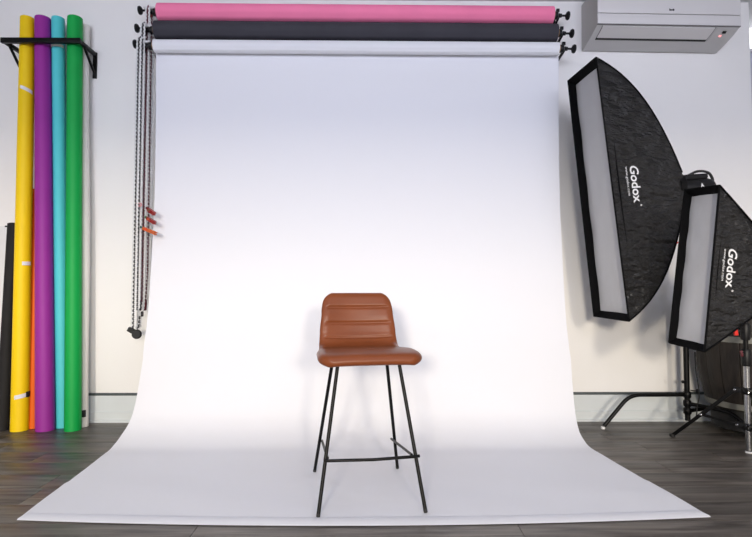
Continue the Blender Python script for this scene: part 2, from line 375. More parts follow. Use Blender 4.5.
# ------------------------------------------------------------------ plastic chains hanging from the left hooks
def stadium(c, ax, side, L, W, r):
    """one chain link: a closed oval ring around c, long axis ax, width axis side"""
    n = ax.cross(side).normalized(); P = []
    for k in range(10):
        a = 2 * math.pi * k / 10
        P.append(c + side * math.cos(a) * W + ax * (math.sin(a) * W + (L - W) * (1 if math.sin(a) > 0.01 else -1 if math.sin(a) < -0.01 else 0)))
    mb = MB(); m = len(P); vs = []; fs = []
    for i, p in enumerate(P):
        t = (P[(i + 1) % m] - P[i - 1]).normalized(); q = t.cross(n).normalized()
        vs += [p + q * r, p + n * r, p - q * r, p - n * r]
    for i in range(m):
        j = (i + 1) % m
        for k in range(4): fs.append([i * 4 + k, i * 4 + (k + 1) % 4, j * 4 + (k + 1) % 4, j * 4 + k])
    return vs, fs
def chain(label, hub, zend, dx, ry, mA, mB, endkind, end_px=None):
    X = hub.x - 0.068 + dx; t = empty('plastic_chain', (X, hub.y, hub.z), label, 'chain', 'chains working the paper rolls')
    pth = [Vector((X, hub.y - ry, zend + 0.03))] + [Vector((X, hub.y - ry, zend + (hub.z - zend) * k / 8)) for k in range(1, 9)]
    for k in range(1, 8):
        a = math.pi - math.pi * k / 8; pth.append(Vector((X, hub.y + math.cos(a) * ry, hub.z + math.sin(a) * ry)))
    pth += [Vector((X + 0.004 * (1 - k / 8), hub.y + ry, zend + (hub.z - zend) * k / 8)) for k in range(8, 0, -1)] + [Vector((X, hub.y + ry * 0.6, zend + 0.03)), Vector((X, hub.y, zend + 0.005))]
    acc = 0; A, B = MB(), MB(); step = 0.0130; i = 0
    for p, q in zip(pth[:-1], pth[1:]):
        L = (q - p).length; d = (q - p).normalized()
        while acc < L:
            c = p + d * acc; side = Vector((1, 0, 0)) if i % 2 else d.cross(Vector((1, 0, 0))).normalized()
            vs, fs = stadium(c, d, side, *((0.0150, 0.0125, 0.0056) if i % 2 else (0.0078, 0.0070, 0.0050))); (A if i % 2 else B).add(vs, fs); i += 1; acc += step
        acc -= L
    a = A.build('light_link', mA, t); a['kind'] = 'stuff'; b = B.build('dark_link', mB, t); b['kind'] = 'stuff'
    tb = tag_part(MB().lathe([(ry - 0.008, -0.006), (ry - 0.003, -0.006), (ry - 0.010, 0), (ry - 0.003, 0.006), (ry - 0.008, 0.006)], (X, hub.y, hub.z), (1, 0, 0), 24).build('sprocket', 'red_plastic' if mB == 'chain_maroon' else 'black_plastic', t))
    e = Vector((X, hub.y, zend))
    if endkind == 'cylinder':
        MB().lathe([(0.008, 0.035), (0.015, 0.03), (0.017, 0.0), (0.015, -0.034), (0.009, -0.04)], e, (0, 0, 1), 18).build('weight', 'dark_red_plastic', t)
    elif endkind == 'clip':
        g = MB(); g.box(e, (0.034, 0.014, 0.030), None, 0.004); g.build('clip', 'clear_plastic', t)
        MB().box(e + Vector((0.016, -0.003, -0.006)), (0.014, 0.016, 0.034), None, 0.004).build('clip_lever', 'black_plastic', t)
    else:
        g = MB(); g.lathe([(0.006, -0.02), (0.024, -0.018), (0.030, -0.006), (0.030, 0.006), (0.024, 0.018), (0.006, 0.02)], e + Vector((0.006, -0.012, -0.02)), (0.25, -1, 0.1), 20); g.build('weight', 'black_rubber', t)
        MB().box(e + Vector((-0.032, -0.012, 0.006)), (0.040, 0.026, 0.030), Matrix.Rotation(0.5, 3, 'Y'), 0.005).build('weight_lug', 'black_rubber', t)
        MB().tube([e + Vector((0, 0, 0.0)), e + Vector((0, 0, 0.12))], 0.0022, 6).build('cord', 'clear_plastic', t)
    return t
def tag_part(o): return o
mat('chain_white', (0.8, 0.8, 0.8), 0.4, noise=0.02); mat('chain_black', (0.02, 0.02, 0.025), 0.4, noise=0.05)
mat('chain_maroon', (0.13, 0.018, 0.035), 0.4, noise=0.05)
chain('red and white plastic chain with dark barrel weight, hung from the pink roll', hubsL[0], at(145, 304.5, Yp).z, 0.008, 0.034, 'chain_white', 'chain_maroon', 'cylinder')
chain('black and white plastic chain with small clip end, hung from the charcoal roll', hubsL[1], at(140, 313, Yb).z, -0.002, 0.040, 'chain_white', 'chain_black', 'clip')
chain('black and white plastic chain with round black weight, hung from the white roll', hubsL[2], at(139, 331, Yw).z, -0.012, 0.050, 'chain_white', 'chain_black', 'disc')
# spring clamps gripping the chains
def clamp(label, p0, p1, Y, mbody, mtip, mjaw):
    a, b = at(*p0, Y), at(*p1, Y - 0.03); t = empty('spring_clamp', a, label, 'clamp', 'spring clamps on the hanging chains')
    d = (b - a).normalized(); up = Vector((0, 0, 1)); s = d.cross(up).normalized(); up = s.cross(d)
    L = (b - a).length
    for sgn in (1, -1):
        h = MB(); ring = []
        for (f, hgt, wd) in ((0.0, 0.003, 0.006), (0.25, 0.010, 0.011), (0.6, 0.009, 0.012), (1.0, 0.010, 0.010)):
            c = a + d * L * f + up * sgn * (hgt * 0.62)
            ring.append([c + s * wd * x + up * z * 0.0045 for x, z in ((-1, -1), (1, -1), (1, 1), (-1, 1))])
        h.loft(ring); h.build('jaw_arm', mbody, t)
    MB().lathe([(0.006, -0.013), (0.0075, -0.008), (0.0075, 0.008), (0.006, 0.013)], a + d * L * 0.35, s, 14).build('spring', mjaw, t)
    g = MB(); g.beam(a - d * 0.012, a + d * 0.012, 0.016, 0.013, (0, 0, 1), 0.003); g.build('tip', mtip, t)
clamp('red spring clamp with green spring, topmost of three on the chains', (147.5, 208.5), (154.5, 214), 3.24, 'red_plastic', 'dark_red_plastic', 'green_plastic')
clamp('red and orange spring clamp with green jaw between two others on chains', (146.5, 217.5), (155, 223), 3.24, 'red_plastic', 'green_plastic', 'orange_plastic')
clamp('orange spring clamp with teal jaw, lowest of three on the chains', (142, 227.5), (156, 233.5), 3.235, 'orange_plastic', 'teal_plastic', 'bright_red_plastic')
cp = at(138.8, 204.7, 3.215)
g = MB(); g.add(*stadium(cp, Vector((1, 0, 0)), Vector((0, 0, 1)), 0.018, 0.009, 0.004)); tag(g.build('plastic_ring', 'pink_plastic', loc=cp), 'small pink plastic ring hooked on the hanging chain', 'ring')

# ------------------------------------------------------------------ wall rack with colored paper rolls
FY = WY - 0.20
rk = empty('roll_rack', at(40, 41, FY), 'black steel wall rack holding upright colored paper rolls', 'rack')
fa, fb = at(3.2, 41, FY), at(79.0, 40.6, FY); zbar = (fa.z + fb.z) / 2
MB().beam((fa.x - 0.012, FY, zbar), (fb.x + 0.012, FY, zbar), 0.024, 0.034, (0, 0, 1), 0.003).build('front_bar', 'black_metal', rk)
for X in (fa.x, fb.x):
    MB().beam((X, FY, zbar), (X, WY - 0.002, zbar), 0.024, 0.022, (1, 0, 0), 0.002).build('arm', 'black_metal', rk)
    MB().minmax((X - 0.014, WY - 0.010, zbar - 0.17), (X + 0.014, WY - 0.0005, zbar + 0.015), 0.002).build('wall_plate', 'black_metal', rk)
    MB().beam((X, FY + 0.06, zbar - 0.008), (X, WY - 0.008, zbar - 0.135), 0.014, 0.014, (1, 0, 0), 0.002).build('brace', 'black_metal', rk)
def upright_roll(label, m, top_px, top_py, bot_px, bot_py, dia, Yt, Yb_, tapes=(), wob=0.0, name='paper_roll', core=True, grow=0.0):
    T = at(top_px, top_py, Yt); B = at(bot_px, bot_py, Yb_); B.z = 0.001
    t = empty(name, B, label, 'paper roll', 'colored paper rolls standing in the wall rack')
    R = dia / 2; rings = []; n = 36
    ax = (T - B).normalized(); u = Vector((1, 0, 0)); u = (u - ax * u.dot(ax)).normalized(); v = ax.cross(u)
    ph = random.random() * 6
    M = 22
    for i in range(M + 1):
        f = i / M; p = B.lerp(T, f); ring = []
        if i == 0: pass
        for k in range(n):
            q = k / n; a = 2 * math.pi * q + 3.6
            rr_ = R + grow * (1 - f) - 0.0030 + 0.0030 * q + wob * math.sin(f * 9 + ph + 2 * math.cos(a)) * (0.5 + 0.5 * math.cos(a - 0.4))
            pt = p + (u * math.cos(a) + v * math.sin(a)) * rr_
            if i == 0: pt.z = 0.001
            ring.append(pt)
        rings.append(ring)
    MB().loft(rings).build('paper', m, t, smooth=30)
    if core: MB().tube([T - ax * 0.02, T + ax * 0.004], R * 0.7, 20).build('core', 'cardboard', t)
    for (py, a0, a1, h, tm, tilt) in tapes:      # tape strips wrapped round part of the tube; angle 0 = toward +X, -90 = toward the room
        f = (py - bot_py) / (top_py - bot_py); p = B.lerp(T, f); ring = []
        for k in range(13):
            a = math.radians(a0 + (a1 - a0) * k / 12); d = u * math.cos(a) + Vector((0, 1, 0)) * math.sin(a)
            off = ax * (tilt * (k / 12 - 0.5))
            ring.append([p + d * (R + grow * (1 - f) + 0.0015) + off - ax * h / 2, p + d * (R + grow * (1 - f) + 0.0015) + off + ax * h / 2])
        MB().loft(ring, caps=False, closed=False).build('tape', tm, t)
    return t
upright_roll('bright yellow paper roll with white tape strips in the rack', 'paper_yellow', 27.6, 18.5, 19.5, 430, 0.091, 3.345, 3.268,
             ((95, -100, -10, 0.024, 'tape_white', -0.03), (269.5, -60, 0, 0.024, 'tape_white', 0), (397, -90, -22, 0.026, 'tape_white', 0.01), (396, -22, 20, 0.036, 'black_rubber', 0)), wob=0.001, grow=0.008)
upright_roll('purple paper roll standing between the yellow and turquoise rolls', 'paper_purple', 42.8, 18.5, 45.0, 430, 0.100, 3.345, 3.268, wob=0.001, grow=0.007)
upright_roll('turquoise paper roll with a white band near its top', 'paper_turquoise', 58.0, 18.5, 62.5, 429, 0.082, 3.36, 3.335, ((49.0, -170, -10, 0.020, 'tape_white', 0.0),), wob=0.001)
upright_roll('green paper roll beside the turquoise roll in the rack', 'paper_green', 75.0, 18.2, 72.8, 430, 0.096, 3.345, 3.268, wob=0.0005, grow=0.003)
upright_roll('orange paper roll half hidden behind the yellow and purple rolls', 'paper_orange', 36.0, 190, 33.2, 428, 0.072, 3.395, 3.32)
upright_roll('off-white rumpled paper roll wedged behind the green roll', 'paper_ivory', 84.2, 26, 83.0, 426, 0.072, 3.415, 3.35, ((413, -95, -35, 0.045, 'black_rubber', 0),), wob=0.004)
upright_roll('black paper roll leaning in the corner beyond the yellow roll', 'paper_jet', 14.0, 224, 2.0, 429, 0.080, 3.40, 3.27, wob=0.002)
T, B = at(9.0, 226, 3.452), at(2, 420, 3.40); B.z = 0.002
fb_ = empty('foam_board', B, 'thin white foam board leaning behind the black paper roll', 'board')
MB().beam(B, T, 0.16, 0.010, (0, 1, 0), 0.001).build('panel', 'tape_white', fb_)
bt = MB(); bt.beam(T + Vector((-0.02, -0.007, -0.004)), T + Vector((0.07, -0.007, -0.004)), 0.010, 0.010, (0, 0, 1)); bt.build('edge_strip', 'black_plastic', fb_)

# ------------------------------------------------------------------ air conditioner
AF = WY - 0.245                                   # front plane
a0, a1 = at(597.0, 24, AF), at(740.0, 24, AF); AXL, AXR = a0.x, a1.x; acx = (AXL + AXR) / 2
zs1 = at(671, 15.0, AF).z; zs2 = at(668, 25.5, AF).z; zbk = at(648, 51.3, WY - 0.02).z; ztop = zs1 + 0.195
ac = empty('air_conditioner', (acx, WY, zbk), 'white wall-mounted split air conditioner above the large softbox', 'air conditioner')
ac.rotation_euler = (0, math.radians(0.75), 0)
def yz(f): # point on the slanted underside, f from 0 (front, seam) to 1 (wall)
    y = AF + (WY - 0.015 - AF) * (f ** 1.12); return y, zs2 + (zbk - zs2) * (1 - (1 - f) ** 1.25)
prof = [(WY - 0.001, ztop), (AF + 0.03, ztop), (AF + 0.008, ztop - 0.012), (AF, ztop - 0.05), (AF, zs2)] + [yz(f) for f in (0.15, 0.3, 0.45, 0.6, 0.75, 0.9, 1.0)] + [(WY - 0.001, zbk + 0.004)]
MB().loft([[Vector((x, y, z)) for y, z in prof] for x in (AXL, AXR)]).build('body', 'ac_side', ac, smooth=30)
MB().minmax((AXL + 0.001, AF - 0.010, zs1 + 0.003), (AXR - 0.001, AF + 0.004, ztop - 0.03), 0.004).build('front_panel', 'ac_shell', ac)
MB().minmax((AXL + 0.0, AF - 0.009, zs2 + 0.002), (AXR - 0.0, AF + 0.004, zs1 - 0.001), 0.003).build('lower_panel', 'ac_shell', ac)
def under(x0, x1, f0, f1, off, name, m, n=6):
    top = [];
    r0, r1 = [], []
    for i in range(n + 1):
        f = f0 + (f1 - f0) * i / n; y, z = yz(f); ya, za = yz(max(f - 0.01, 0.0)); yb, zb_ = yz(min(f + 0.01, 1.0)); t = Vector((0, yb - ya, zb_ - za)).normalized(); nn = Vector((0, -abs(t.z), -abs(t.y))).normalized()
        r0.append(Vector((0, y, z)) + nn * off); r1.append(Vector((0, y, z)))
    ring = r0 + r1[::-1]
    return MB().loft([[p + Vector((x, 0, 0)) for p in ring] for x in (x0, x1)]).build(name, m, ac, smooth=30)
Wd = AXR - AXL
under(AXL + 0.001, AXR - 0.001, 0.0, 1.0, 0.0015, 'underside', 'ac_under_shaded')
under(AXL + 0.045 * Wd, AXL + 0.83 * Wd, 0.05, 0.47, 0.006, 'flap', 'ac_shell')
under(AXL + 0.04 * Wd, AXL + 0.835 * Wd, 0.47, 0.555, 0.0035, 'outlet_slot', 'ac_slot')
under(AXL + 0.845 * Wd, AXR - 0.03, 0.04, 0.55, 0.004, 'display_panel', 'ac_under_shaded')
def pt_under(u, f, off):
    y, z = yz(f); return Vector((AXL + u * Wd, y - off * 0.7, z - off * 0.7))
dsp = bpy.data.objects['display_panel']
MB().box(pt_under(0.912, 0.20, 0.006), (0.022, 0.016, 0.012), Matrix.Rotation(-0.6, 3, 'X')).build('sensor_window', 'ac_slot', dsp)
MB().box(pt_under(0.905, 0.34, 0.006), (0.014, 0.012, 0.010), Matrix.Rotation(-0.6, 3, 'X'), 0.002).build('status_light', 'ac_led', dsp)
MB().minmax((AXL + 0.001, AF - 0.0095, zs2 - 0.003), (AXR - 0.001, AF + 0.003, zs2 + 0.0015)).build('seam', 'ac_seam', ac)
under(AXL + 0.040 * Wd, AXL + 0.0445 * Wd, 0.04, 0.5, 0.003, 'seam', 'ac_seam'); under(AXL + 0.8305 * Wd, AXL + 0.836 * Wd, 0.04, 0.5, 0.003, 'seam', 'ac_seam')
MB().minmax((AXL + 0.02, AF - 0.004, zs1 - 0.002), (AXR - 0.005, AF + 0.003, zs1 + 0.0045)).build('seam', 'ac_seam', ac)
em = MB(); ex = at(671.5, 9.8, AF - 0.01)          # small dark maker's mark
for dx, wv, hv, dz in ((-0.014, 0.005, 0.014, 0.001), (-0.008, 0.006, 0.009, -0.001), (0.0, 0.006, 0.010, -0.001), (0.009, 0.007, 0.014, 0.0), (0.0145, 0.004, 0.010, 0.0)):
    em.box((ex.x + dx, AF - 0.0105, ex.z + dz), (wv, 0.002, hv))
em.build('emblem', 'ink_dark', ac)

# ------------------------------------------------------------------ text helper
def text_mesh(txt, size, bold=0.0):
    c = bpy.data.curves.new('lettering', 'FONT'); c.body = txt; c.size = size; c.align_x = 'CENTER'; c.align_y = 'CENTER'; c.resolution_u = 3; c.offset = bold
    o = bpy.data.objects.new('lettering_tmp', c); COL.objects.link(o); dg = bpy.context.evaluated_depsgraph_get(); dg.update()
    me = bpy.data.meshes.new_from_object(o.evaluated_get(dg)); vs = [v.co.copy() for v in me.vertices]; fs = [list(p.vertices) for p in me.polygons]
    bpy.data.objects.remove(o); bpy.data.curves.remove(c); bpy.data.meshes.remove(me); return vs, fs

# ------------------------------------------------------------------ softboxes
def softbox(label, TL, TR, BR, BL, depth, ring_r, txt_t, txt_v, txt_size, bulge=(0.33, 2.6), lip=0.04):
    C = (TL + TR + BR + BL) / 4; r = ((TR - TL) + (BR - BL)).normalized(); up = ((TL - BL) + (TR - BR)); up = (up - r * up.dot(r)).normalized()
    n = r.cross(up).normalized()            # out of the front face
    hw = ((TR - TL).length + (BR - BL).length) / 4; hh = ((TL - BL).length + (TR - BR).length) / 4
    if n.x > 0: n = -n
    b = -n                                    # C is the centre of the front opening
    t = empty('softbox', C, label, 'softbox', None)
    D = {k: p - C for k, p in (('tl', TL), ('tr', TR), ('br', BR), ('bl', BL))}
    def bil(x, y): return (D['bl'] * (1 - x) * (1 - y) + D['br'] * (1 + x) * (1 - y) + D['tl'] * (1 - x) * (1 + y) + D['tr'] * (1 + x) * (1 + y)) / 4
    def P(side, u, f):
        g = bulge[0] * f + (1 - bulge[0]) * f ** bulge[1]
        x, y = {'near': (1, u), 'far': (-1, -u), 'top': (-u, 1), 'bottom': (u, -1)}[side]
        q = bil(x, y) * (1 - g) + (r * x + up * y) * ring_r * g
        sag = 0.022 * math.sin(math.pi * f) * (1 - u * u)
        q -= {'near': r, 'far': -r, 'top': up, 'bottom': -up}[side] * sag
        return C + b * (depth * f) + q
    for side in ('near', 'far', 'top', 'bottom'):
        rows = [[P(side, k / 12 * 2 - 1, i / 14) for k in range(13)] for i in range(15)]
        o = MB().loft(rows, caps=False, closed=False).build('side_panel', 'softbox_fabric', t, smooth=80)
    # black lining of the rim, from the front edge back to the recessed diffuser
    fd = lip / depth; gd = bulge[0] * fd + (1 - bulge[0]) * fd ** bulge[1]; ins = 0.006
    def inner(x, y, back): return C + bil(x * (1 - ins / hw), y * (1 - ins / hh)) * (1 - gd * back) + (r * x + up * y) * ring_r * gd * back + b * lip * back
    def outer(x, y): return C + bil(x, y)
    cn = {'tl': (-1, 1), 'tr': (1, 1), 'br': (1, -1), 'bl': (-1, -1)}; c4 = {k: outer(*cn[k]) for k in cn}
    for p, q in (('tl', 'tr'), ('tr', 'br'), ('br', 'bl'), ('bl', 'tl')):
        MB().add([outer(*cn[p]), outer(*cn[q]), inner(*cn[q], 0), inner(*cn[p], 0), inner(*cn[q], 1.25), inner(*cn[p], 1.25)], [[0, 1, 2, 3], [3, 2, 4, 5]]).build('rim_strip', 'softbox_rim', t, smooth=0)
    # the grey diffuser cloth, slightly billowed
    rows = []
    for i in range(25):
        v = i / 24 * 2 - 1; row = []
        for k in range(9):
            u = k / 8 * 2 - 1; d = 0.008 * (1 - u * u) * (1 - v ** 4) + 0.002 * math.sin(v * 14 + u * 3)
            row.append(inner(u, v, 1) + n * d)
        rows.append(row)
    MB().loft(rows, caps=False, closed=False).build('diffuser', 'diffuser_cloth', t, smooth=80)
    # seam piping along the near front edges
    for p, q in (('tr', 'br'), ('tl', 'tr'), ('br', 'bl'), ('bl', 'tl')):
        MB().tube([c4[p], c4[q]], 0.005, 8).build('piping', 'softbox_rim', t)
    for su in (1, -1):
        MB().tube([P('near', su, i / 14) + r * 0.002 for i in range(15)], 0.0045, 6).build('piping', 'softbox_rim', t)
    # ring
    A = C + b * depth
    MB().lathe([(ring_r * 0.6, -0.02), (ring_r * 1.15, -0.02), (ring_r * 1.15, 0.02), (ring_r * 0.6, 0.02)], A, b, 28).build('speed_ring', 'black_metal', t)
    # printed lettering following the near panel: reads downward
    def place(txt, size, vc, fc, name, bold):
        vs, fs = text_mesh(txt, size, bold); out = []
        for v in vs:
            f = fc + v.y / depth; u = vc - v.x / hh
            p = P('near', u, f); out.append(p + r * 0.0035)
        MB().add(out, fs).build(name, 'ink_white', t, smooth=0)
    place('Godox', txt_size, txt_v, txt_t, 'logo_lettering', txt_size * 0.02)
    place('www.godox.com', txt_size * 0.31, txt_v + 0.02, txt_t - txt_size * 0.60 / depth, 'web_lettering', 0.0)
    place('\u00b0', txt_size * 0.5, txt_v - txt_size * 1.75 / hh, txt_t + txt_size * 0.12 / depth, 'logo_mark', txt_size * 0.01)
    return t, A, b, r, up
def quad(cs, Yl, Yr):
    return at(*cs[0], Yl), at(*cs[1], Yr), at(*cs[2], Yr), at(*cs[3], Yl)
sb1, A1, b1, r1, u1 = softbox('large black strip softbox hung beneath the air conditioner, tilted', *quad(((568, 81), (596, 57.5), (629, 321), (594, 316)), 3.15, 2.83), 0.53, 0.075, 0.32, 0.03, 0.088, (0.42, 2.6), 0.045)
sb2, A2, b2, r2, u2 = softbox('smaller black strip softbox standing in front of the large softbox', *quad(((685, 190), (719.5, 185.5), (704.5, 351.5), (669, 342.5)), 2.62, 2.40), 0.46, 0.070, 0.28, 0.05, 0.085, (0.92, 2.5), 0.036)

def strobe(label, A, b, r, up, L, rad, mark):
    base = A + b * 0.024 - up * 0.018; t = empty('strobe_head', base, label, 'flash head', None)
    MB().lathe([(rad * 0.9, 0.0), (rad, 0.012), (rad, L * 0.8), (rad * 0.93, L * 0.9), (rad * 0.8, L)], base, b, 28).build('body', 'black_plastic', t)
    MB().box(base + b * (L * 0.5) + up * (rad + 0.008), (L * 0.7, rad * 1.1, 0.03), Matrix((b, r, up)).transposed(), 0.006).build('control_box', 'black_plastic', t)
    p0 = base + b * (L * 0.35) + up * (rad + 0.02); p1 = base + b * (L * 1.0) + up * (rad + 0.03); p2 = base + b * (L * 1.08) + up * (rad - 0.02)
    MB().tube(crom([p0, p0.lerp(p1, 0.5) + up * 0.018, p1, p2 + b * 0.008, p2 - b * 0.02 - up * 0.015], 6), 0.008, 8).build('carry_strap', 'black_rubber', t)
    if mark:
        vs, fs = text_mesh('A', 0.034, 0.001)
        o = base + b * (L * 0.52) + r * (rad + 0.0025) + up * 0.006
        MB().add([o + b * v.x + up * v.y + r * (math.sqrt(max(0, 1 - ((v.y + 0.006) / rad) ** 2)) - 1) * rad for v in vs], fs).build('emblem', 'ink_white', t, smooth=0)
    return t
strobe('black flash head with carry strap behind the large softbox', A1, b1, r1, u1, 0.225, 0.062, True)
strobe('black flash head at the back of the smaller softbox', A2, b2, r2, u2, 0.20, 0.055, False)

# ------------------------------------------------------------------ C-stand with bent legs under the large softbox
foot = ground(603, 429.0); PX, PY = at(687.2, 400, 3.27).x, 3.27
zl = at(650, 395, 3.26).z
cs = empty('c_stand', (PX, PY, 0), 'black c-stand with bent tubular legs beneath the large softbox', 'light stand')
headz = A1.z - 0.02
MB().tube([(PX, PY, 0.05), (PX, PY, 0.95)], 0.0165, 14).build('column', 'black_metal', cs)
MB().tube([(PX, PY, 0.95), (PX, PY, headz)], 0.012, 14).build('riser', 'black_metal', cs)
MB().lathe([(0.019, 0.0), (0.024, 0.006), (0.024, 0.04), (0.019, 0.046)], (PX, PY, 0.93), (0, 0, 1), 16).build('collar', 'black_metal', cs)
def cleg(dirv, L, z, rad=0.0125):
    d = Vector(dirv).normalized(); p = Vector((PX, PY, z))
    q0 = p + d * (L * 0.68); q1 = Vector((p.x, p.y, 0)) + d * (L - 0.006) + Vector((0, 0, 0.018)); dn = (q1 - q0).normalized()
    a_, c_ = q0 - d * 0.07, q0 + dn * 0.07
    pts = [p + d * 0.012] + [a_ * (1 - k) ** 2 + q0 * 2 * k * (1 - k) + c_ * k * k for k in (0, .17, .33, .5, .67, .83, 1)] + [q1]
    lg = MB().tube(pts, rad, 12).build('leg', 'black_metal', cs)
    e = Vector((p.x, p.y, 0)) + d * L
    MB().lathe([(0.012, 0.0005), (0.0145, 0.004), (0.0135, 0.012), (0.012, 0.016)], (e.x, e.y, 0), (0, 0, 1), 12).build('foot', 'tape_white', lg)
    MB().lathe([(0.020, -0.020), (0.024, -0.014), (0.024, 0.014), (0.020, 0.020)], (PX, PY, z), (0, 0, 1), 16).build('leg_collar', 'black_metal', cs)
L1 = math.hypot(foot.x - PX, foot.y - PY)
cleg((foot.x - PX, foot.y - PY, 0), L1, zl)
cleg((0.414, -0.91, 0), 0.42, zl - 0.055)
cleg((0.40, 0.16, 0), 0.38, zl - 0.105)
MB().lathe([(0.004, 0), (0.004, 0.03), (0.014, 0.032), (0.014, 0.045)], (PX + 0.016, PY - 0.012, zl + 0.03), (0.7, -0.7, 0), 12).build('lock_knob', 'black_plastic', cs)
MB().lathe([(0.004, 0), (0.004, 0.012), (0.010, 0.014), (0.010, 0.024)], (PX - 0.014, PY - 0.01, zl + 0.085), (-1, -0.2, 0), 12).build('lock_knob', 'black_plastic', cs)
kz = at(676, 242.5, PY - 0.02)
MB().lathe([(0.004, 0.0), (0.004, 0.045), (0.011, 0.047), (0.011, 0.066)], (PX - 0.008, PY - 0.012, kz.z), (-1, -0.1, 0), 14).build('tension_knob', 'bright_red_plastic', cs)
hb = A1 + b1 * 0.09
MB().beam((PX, PY, headz - 0.06), (hb.x, hb.y + 0.082, hb.z - 0.03), 0.03, 0.03, (0, 0, 1), 0.004).build('head_bracket', 'black_metal', cs)
# loose cable looping beside the stand
cb = crom([at(695, 352, 3.22), at(696, 372, 3.23), at(698.5, 386, 3.21), at(699, 397, 3.20), at(697, 408, 3.19), at(696.5, 418, 3.19)], 8)
tag(MB().tube(cb, 0.004, 8).build('power_cable', 'black_rubber', loc=cb[-1]), 'thin black cable hanging beside the c-stand column', 'cable')

# ------------------------------------------------------------------ light stand of the smaller softbox
q = ground(749.0, 453); SX, SY = q.x, q.y
ls = empty('light_stand', (SX, SY, 0), 'black and chrome light stand carrying the smaller softbox', 'light stand')
zg = at(747, 366, SY).z; zc1 = at(747, 391, SY).z; zc2 = at(747, 426.5, SY).z
topz = A2.z - 0.08
MB().tube([(SX, SY, 0.009), (SX, SY, zg)], 0.0155, 16).build('chrome_column', 'chrome', ls)
MB().lathe([(0.017, 0.0005), (0.018, 0.003), (0.018, 0.008), (0.016, 0.010)], (SX, SY, 0), (0, 0, 1), 18).build('column_foot', 'tape_white', ls)
MB().tube([(SX, SY, zg), (SX, SY, topz)], 0.0125, 14).build('riser', 'black_metal', ls)
for z in (zc1, zc2):
    g = MB(); g.lathe([(0.021, -0.018), (0.025, -0.012), (0.025, 0.012), (0.021, 0.018)], (SX, SY, z), (0, 0, 1), 18)
    for a in (127.5, 247.5, 7.5):
        d = Vector((math.cos(math.radians(a)), math.sin(math.radians(a)), 0)); g.beam(Vector((SX, SY, z)) + d * 0.015, Vector((SX, SY, z)) + d * 0.06, 0.022, 0.03, (0, 0, 1), 0.003)
    g.build('leg_collar', 'black_plastic', ls)
fl1 = ground(672.5, 437.0); d1 = Vector((fl1.x - SX, fl1.y - SY, 0)); LL = d1.length; ang = math.atan2(d1.y, d1.x)
for i in range(3):
    a = ang + i * 2 * math.pi / 3; d = Vector((math.cos(a), math.sin(a), 0))
    p = Vector((SX, SY, zc1)) + d * 0.055; e = Vector((SX, SY, 0.010)) + d * LL; m_ = p.lerp(e, 0.52)
    lg = MB().beam(p, e, 0.020, 0.012, d.cross(Vector((0, 0, 1))), 0.002).build('leg', 'black_metal', ls)
    MB().beam(Vector((SX, SY, zc2)) + d * 0.055, m_, 0.014, 0.010, d.cross(Vector((0, 0, 1))), 0.002).build('leg_brace', 'black_metal', ls)
    sd = d.cross(Vector((0, 0, 1)))
    for c in (m_, p, Vector((SX, SY, zc2)) + d * 0.05):
        MB().lathe([(0.004, -0.014), (0.0065, -0.012), (0.0065, 0.012), (0.004, 0.014)], c, sd, 10).build('rivet', 'chrome', ls)
    MB().box(e + Vector((0, 0, 0.0005)), (0.026, 0.026, 0.018), None, 0.004).build('foot_cap', 'black_rubber', lg)
# locking collars with red-tipped levers
for z, px, py, dz in ((at(747, 357, SY).z, 741.5, 353.5, 0), (at(747, 331, SY).z, 735.5, 331, 0)):
    g = MB(); g.lathe([(0.020, -0.05), (0.024, -0.04), (0.024, 0.035), (0.019, 0.045)], (SX, SY, z), (0, 0, 1), 18); g.build('clamp_collar', 'black_plastic', ls)
    e = at(px, py, SY - 0.03); s0 = Vector((SX, SY, z)) ; hd = MB(); hd.beam(s0 + (e - s0) * 0.3, e, 0.012, 0.012, (0, 0, 1), 0.002); lv = hd.build('lever', 'black_plastic', ls)
    big = px < 740; MB().box(e, (0.020, 0.014, 0.050) if big else (0.014, 0.012, 0.034), Matrix.Rotation(-0.15, 3, 'Y'), 0.005).build('lever_grip', 'bright_red_plastic' if big else 'dark_red_plastic', lv)
MB().beam((SX, SY, topz), A2 + b2 * 0.03 + Vector((0, 0.075, 0)), 0.03, 0.03, (1, 0, 0), 0.004).build('head_bracket', 'black_metal', ls)

# ------------------------------------------------------------------ wooden barrel on a low black dolly
bx, by = 2.40, 3.14; bz = 0.175; BH = 0.70
br = empty('barrel', (bx, by, bz), 'dark wooden barrel with pale metal hoops behind the light stands', 'barrel')
def brad(f): return 0.255 + 0.055 * math.sin(math.pi * f) ** 0.9
NS = 18
for k in range(NS):
    a0_, a1_ = 2 * math.pi * k / NS + 0.006, 2 * math.pi * (k + 1) / NS - 0.006; rings = []
    for i in range(9):
        f = i / 8; R = brad(f); z = bz + f * BH; ring = []
        for (a, rr_) in ((a0_, R - 0.004), ((a0_ * 2 + a1_) / 3, R), ((a0_ + 2 * a1_) / 3, R), (a1_, R - 0.004), (a1_, R - 0.025), (a0_, R - 0.025)):
            ring.append(Vector((bx + rr_ * math.cos(a), by + rr_ * math.sin(a), z)))
        rings.append(ring)
    MB().loft(rings).build('stave', 'barrel_wood', br, smooth=40)
for f0, f1 in ((0.01, 0.06), (0.585, 0.635), (0.93, 0.985)):
    MB().lathe([(brad(f0) - 0.006, f0 * BH), (brad(f0) + 0.003, f0 * BH), (brad((f0 + f1) / 2) + 0.004, (f0 + f1) / 2 * BH), (brad(f1) + 0.003, f1 * BH), (brad(f1) - 0.006, f1 * BH)], (bx, by, bz), (0, 0, 1), 48).build('hoop', 'barrel_hoop', br)
MB().lathe([(0.235, 0.0), (0.235, 0.02)], (bx, by, bz + BH - 0.045), (0, 0, 1), 40).build('barrel_head', 'barrel_wood', br)
